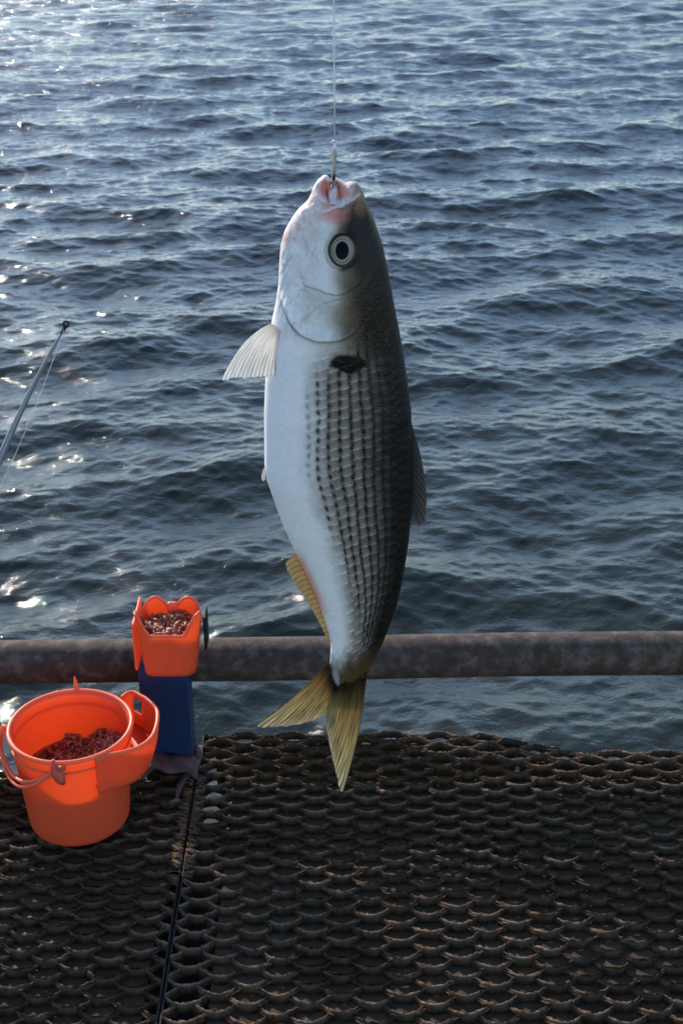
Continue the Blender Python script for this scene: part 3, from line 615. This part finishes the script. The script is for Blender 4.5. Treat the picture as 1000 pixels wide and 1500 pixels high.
# ---------------------------------------------------------------- bucket
def bucket():
    RT, RB, HB = .0755, .0645, .147; BX, BY = -.3405, 1.371; c = (BX, BY, ZG)
    root = empty('bucket', c); tag(root, 'orange translucent plastic bucket with side pocket and rope handle on the grating', 'bucket')
    b = MB(); prof_ = [(0.0001, .001), (.03, .001)] + [(RB - .012 + .012 * math.sin(a), .012 - .012 * math.cos(a) + .0005) for a in np.linspace(0, math.pi / 2, 8)]
    prof_ += [(RB + (RT - RB) * t - .0, .012 + (HB - .012) * t) for t in np.linspace(.05, 1, 14)]
    prof_ += [(RB - .0022 + (RT - RB) * t, .012 + (HB - .012) * t) for t in np.linspace(1, .0, 14)]
    prof_ += [(RB - .012 + .0095 * math.cos(a), .0125 - .0095 * math.sin(a)) for a in np.linspace(0.1, math.pi / 2, 6)] + [(.0001, .0031)]
    b.lathe(c, prof_, 128); wall = b.build('wall', ORANGE)
    b = MB(); zr = ZG + HB
    b.tube([(BX + (RT + .0006) * math.cos(a), BY + (RT + .0006) * math.sin(a), zr) for a in np.linspace(0, 2 * math.pi, 129)[:-1]], .0030, 12, closed=True)
    b.tube([(BX + (RT - .0008) * math.cos(a), BY + (RT - .0008) * math.sin(a), zr - .017) for a in np.linspace(0, 2 * math.pi, 129)[:-1]], .0016, 8, closed=True)
    rim = b.build('rim', ORANGE_B)
    # side pocket: path on the rim plane from the front of the bucket round to its back right
    zp = zr - .002
    path = [atz(x, y, zp) for x, y in ((136, 1109), (163, 1105), (190, 1099), (208, 1092), (222, 1080), (229, 1064), (231, 1048), (228, 1036), (216, 1025), (206, 1019), (196, 1014), (187, 1015), (178, 1022))]
    pp = cr([(p[0], p[1]) for p in path], 8)
    pp = [((BX + (x - BX) * max(1, (RT + .0045) / math.hypot(x - BX, y - BY))), (BY + (y - BY) * max(1, (RT + .0045) / math.hypot(x - BX, y - BY)))) for x, y in pp]; hts = np.linspace(0, -.052, 14); n = len(pp); vs = []
    for (x, y) in pp:
        for j, h in enumerate(hts):
            dx, dy = x - BX, y - BY; d = math.hypot(dx, dy); k = 1 - .10 * (h / -.052) ** 2 * (1 if d > RT + .012 else 0) * min(1, (d - RT - .012) / .02 if d > RT + .012 else 0)
            vs.append((BX + dx * k, BY + dy * k, zp + h))
    q = []
    for i in range(n - 1):
        for j in range(13):
            if 70 <= i <= 80 and 2 <= j <= 6: continue
            q.append((i * 14 + j, i * 14 + j + 1, (i + 1) * 14 + j + 1, (i + 1) * 14 + j))
    b = MB().add(vs, q); pk = b.build('side_pocket', ORANGE); s = pk.modifiers.new('s', 'SOLIDIFY'); s.thickness = .0024; s.offset = 0
    # pocket floor
    b = MB(); inner = []
    fl_ = [vs[i * 14 + 11] for i in range(n)]; ar0 = math.atan2(fl_[0][1] - BY, fl_[0][0] - BX); ar1 = math.atan2(fl_[-1][1] - BY, fl_[-1][0] - BX)
    for i in range(n):
        a = ar0 + (ar1 - ar0) * i / (n - 1); rr = RT - .004; inner.append((BX + rr * math.cos(a), BY + rr * math.sin(a), fl_[i][2]))
    b.add(fl_ + inner, [(i, i + 1, n + i + 1, n + i) for i in range(n - 1)]); pf = b.build('pocket_floor', ORANGE); s = pf.modifiers.new('s', 'SOLIDIFY'); s.thickness = .002
    b = MB(); b.tube([(p[0], p[1], zp) for p in pp], .0026, 10); prm = b.build('pocket_rim', ORANGE_B)
    # bail handle lying along the outside, two strands
    b = MB()
    for off, dzz, rr_ in ((0.0, 0, .0024), (.0035, -.0062, .0021)):
        pts = []
        for u in np.linspace(0, 1, 40):
            a = R(182 + 84 * u); s_ = math.sin(math.pi * min(1, u * 1.0)); d = RT + .0055 + off * s_ + .009 * math.exp(-(u / .25) ** 2) * (1 - u)
            zz = zr - .008 - .036 * (s_ ** .75) * (1.15 - .5 * u) + dzz * s_
            pts.append((BX + d * math.cos(a), BY + d * math.sin(a), zz))
        b.tube(pts, rr_, 10)
    hd = b.build('handle', ORANGE_B)
    def prong(a, r, z0, z1, rad, name, mat, lean=0):
        b = MB(); x, y = BX + r * math.cos(a), BY + r * math.sin(a)
        b.tube([(x, y, z0), (x + lean * .2, y, z0 + (z1 - z0) * .35), (x + lean * .4, y, z0 + (z1 - z0) * .7), (x + lean, y, z1)], [rad * .8, rad, rad * .75, rad * .3], 10)
        return b.build(name, mat)
    l1 = prong(R(94), RT + .001, zr - .004, zr + .021, .0032, 'lug', ORANGE_B, -.001)
    a = R(-91); l2b = MB(); x, y = BX + (RT + .005) * math.cos(a), BY + (RT + .005) * math.sin(a)
    l2b.tube([(x - .004, y, zr + .008), (x - .004, y - .001, zr + .001), (x - .001, y - .003, zr - .008), (x + .003, y - .003, zr - .018), (x + .005, y - .001, zr - .026)], [.0022, .0030, .0075, .0070, .0035], 12)
    l2b.tube([(x + .002, y - .002, zr - .003), (x + .010, y - .002, zr - .003)], [.004, .003], 8)
    l2 = l2b.build('clip', rusty('worn_orange_clip', (.35, .05, .03), (.45, .08, .045), (.6, .14, .08), 70, .5)); l2['label'] = 'dull red brown clip'
    a = R(181); b = MB(); x, y = BX + (RT + .008) * math.cos(a), BY + (RT + .006) * math.sin(a)
    b.tube([(x + .010, y, zr - .004), (x, y, zr - .001), (x - .005, y - .002, zr - .012), (x - .005, y - .006, zr - .026)], [.003, .0042, .0036, .0024], 10); l3 = b.build('lug', ORANGE_B)
    own(root, wall, rim, pk, pf, prm, hd, l1, l2, l3)
    def hf(x, y):
        dx, dy = x - BX, y - BY; r = math.hypot(dx, dy); s = (dx * .9 + dy * .35) / .07
        z = ZG + .074 + .021 * s + .032 * float(fbm(np.array(x * 42.), np.array(y * 42.), 3) - .3) - .016 * float(sm(.1, -.8, s))
        lim = RB + (RT - RB) * (z - ZG) / HB - .0115
        return z if r < lim else None
    rs = random.Random(9); pts = []
    while len(pts) < 2300:
        a, r = rs.uniform(0, 6.283), RT * math.sqrt(rs.random()); pts.append((BX + r * math.cos(a), BY + r * math.sin(a)))
    k = krill('krill_bait', hf, pts, 6, .0036)
    import bmesh
    bm = bmesh.new(); bm.from_mesh(k.data); G = 30; N = 48; ring_ = []
    for i in range(G):
        rw = []
        for j in range(N):
            a = 2 * math.pi * j / N; r = (.0005 + (RB + .0035) * i / (G - 1)); x, y = BX + r * math.cos(a), BY + r * math.sin(a); h = hf(x, y)
            rw.append(bm.verts.new((x, y, (h if h else hf(BX + r * .93 * math.cos(a), BY + r * .93 * math.sin(a)) or ZG + .08) - .002)))
        ring_.append(rw)
    for i in range(G - 1):
        for j in range(N): bm.faces.new([ring_[i][j], ring_[i + 1][j], ring_[i + 1][(j + 1) % N], ring_[i][(j + 1) % N]])
    bm.to_mesh(k.data); bm.free(); tag(k, 'wet reddish brown krill piled inside the orange bucket', 'bait', kind='stuff')
bucket()

# ---------------------------------------------------------------- rod at the left
def rod():
    Y0 = .92; tip = Vector(at(95, 481, Y0)); butt = Vector(at(-330, 1400, Y0 - .25)); mid = Vector(at(0, 672, Y0 - .02)); k = .0
    root = empty('fishing_rod', tuple(butt)); tag(root, 'thin grey fishing rod pointing up at the left edge', 'fishing rod')
    m = NM('rod_blank'); m.p(Base_Color=(.16, .18, .20), Roughness=.28); m.b.inputs['Coat Weight'].default_value = .6
    P = [tip, Vector(at(72, 520, Y0)), Vector(at(45, 573, Y0 - .005)), Vector(at(22, 622, Y0 - .012)), mid, Vector(at(-60, 810, Y0 - .06)), butt]
    b = MB(); b.tube(P, [.0008, .0013, .0018, .0023, .0027, .0036, .0055], 16); blank = b.build('blank', m.m)
    b = MB(); c = Vector(at(97, 475, Y0)); b.tube([c + Vector((math.cos(a) * .0021, math.sin(a) * .0006, math.sin(a) * .0021)) for a in np.linspace(0, 2 * math.pi, 17)[:-1]], .0007, 8, closed=True)
    b.tube([c, tip, tip.lerp(P[1], .2)], [.0009, .0013, .0012], 10); g = b.build('tip_guide', BLACK)
    own(root, blank, g)
    b = MB(); e = Vector(at(-60, 830, Y0 - .05)); s0 = c; b.tube([s0.lerp(e, t) + Vector((.004 * math.sin(math.pi * t), 0, -.002 * math.sin(math.pi * t))) for t in np.linspace(0, 1, 24)], .00022, 6)
    o = b.build('fishing_line', lineM); tag(o, 'slack clear line hanging beside the grey rod at the left', 'fishing line')
rod()

# ---------------------------------------------------------------- reed stick caught in the grating
b = MB(); s0 = Vector(atz(75, 1400, ZG - .018)); s1 = Vector(atz(62, 1492, ZG - .016)); rs = random.Random(2)
b.tube([s0.lerp(s1, i / 9) + Vector((rs.uniform(-1, 1) * .0006, 0, rs.uniform(-1, 1) * .0006)) for i in range(10)], [.0018, .0034, .004, .0042, .004, .0043, .0041, .0042, .0038, .003], 9)
st = b.build('reed_stick', rusty('dry_reed', (.22, .15, .09), (.34, .25, .16), (.48, .38, .26), 90)); tag(st, 'short dry brown stick lying under the grating at the bottom left', 'stick')
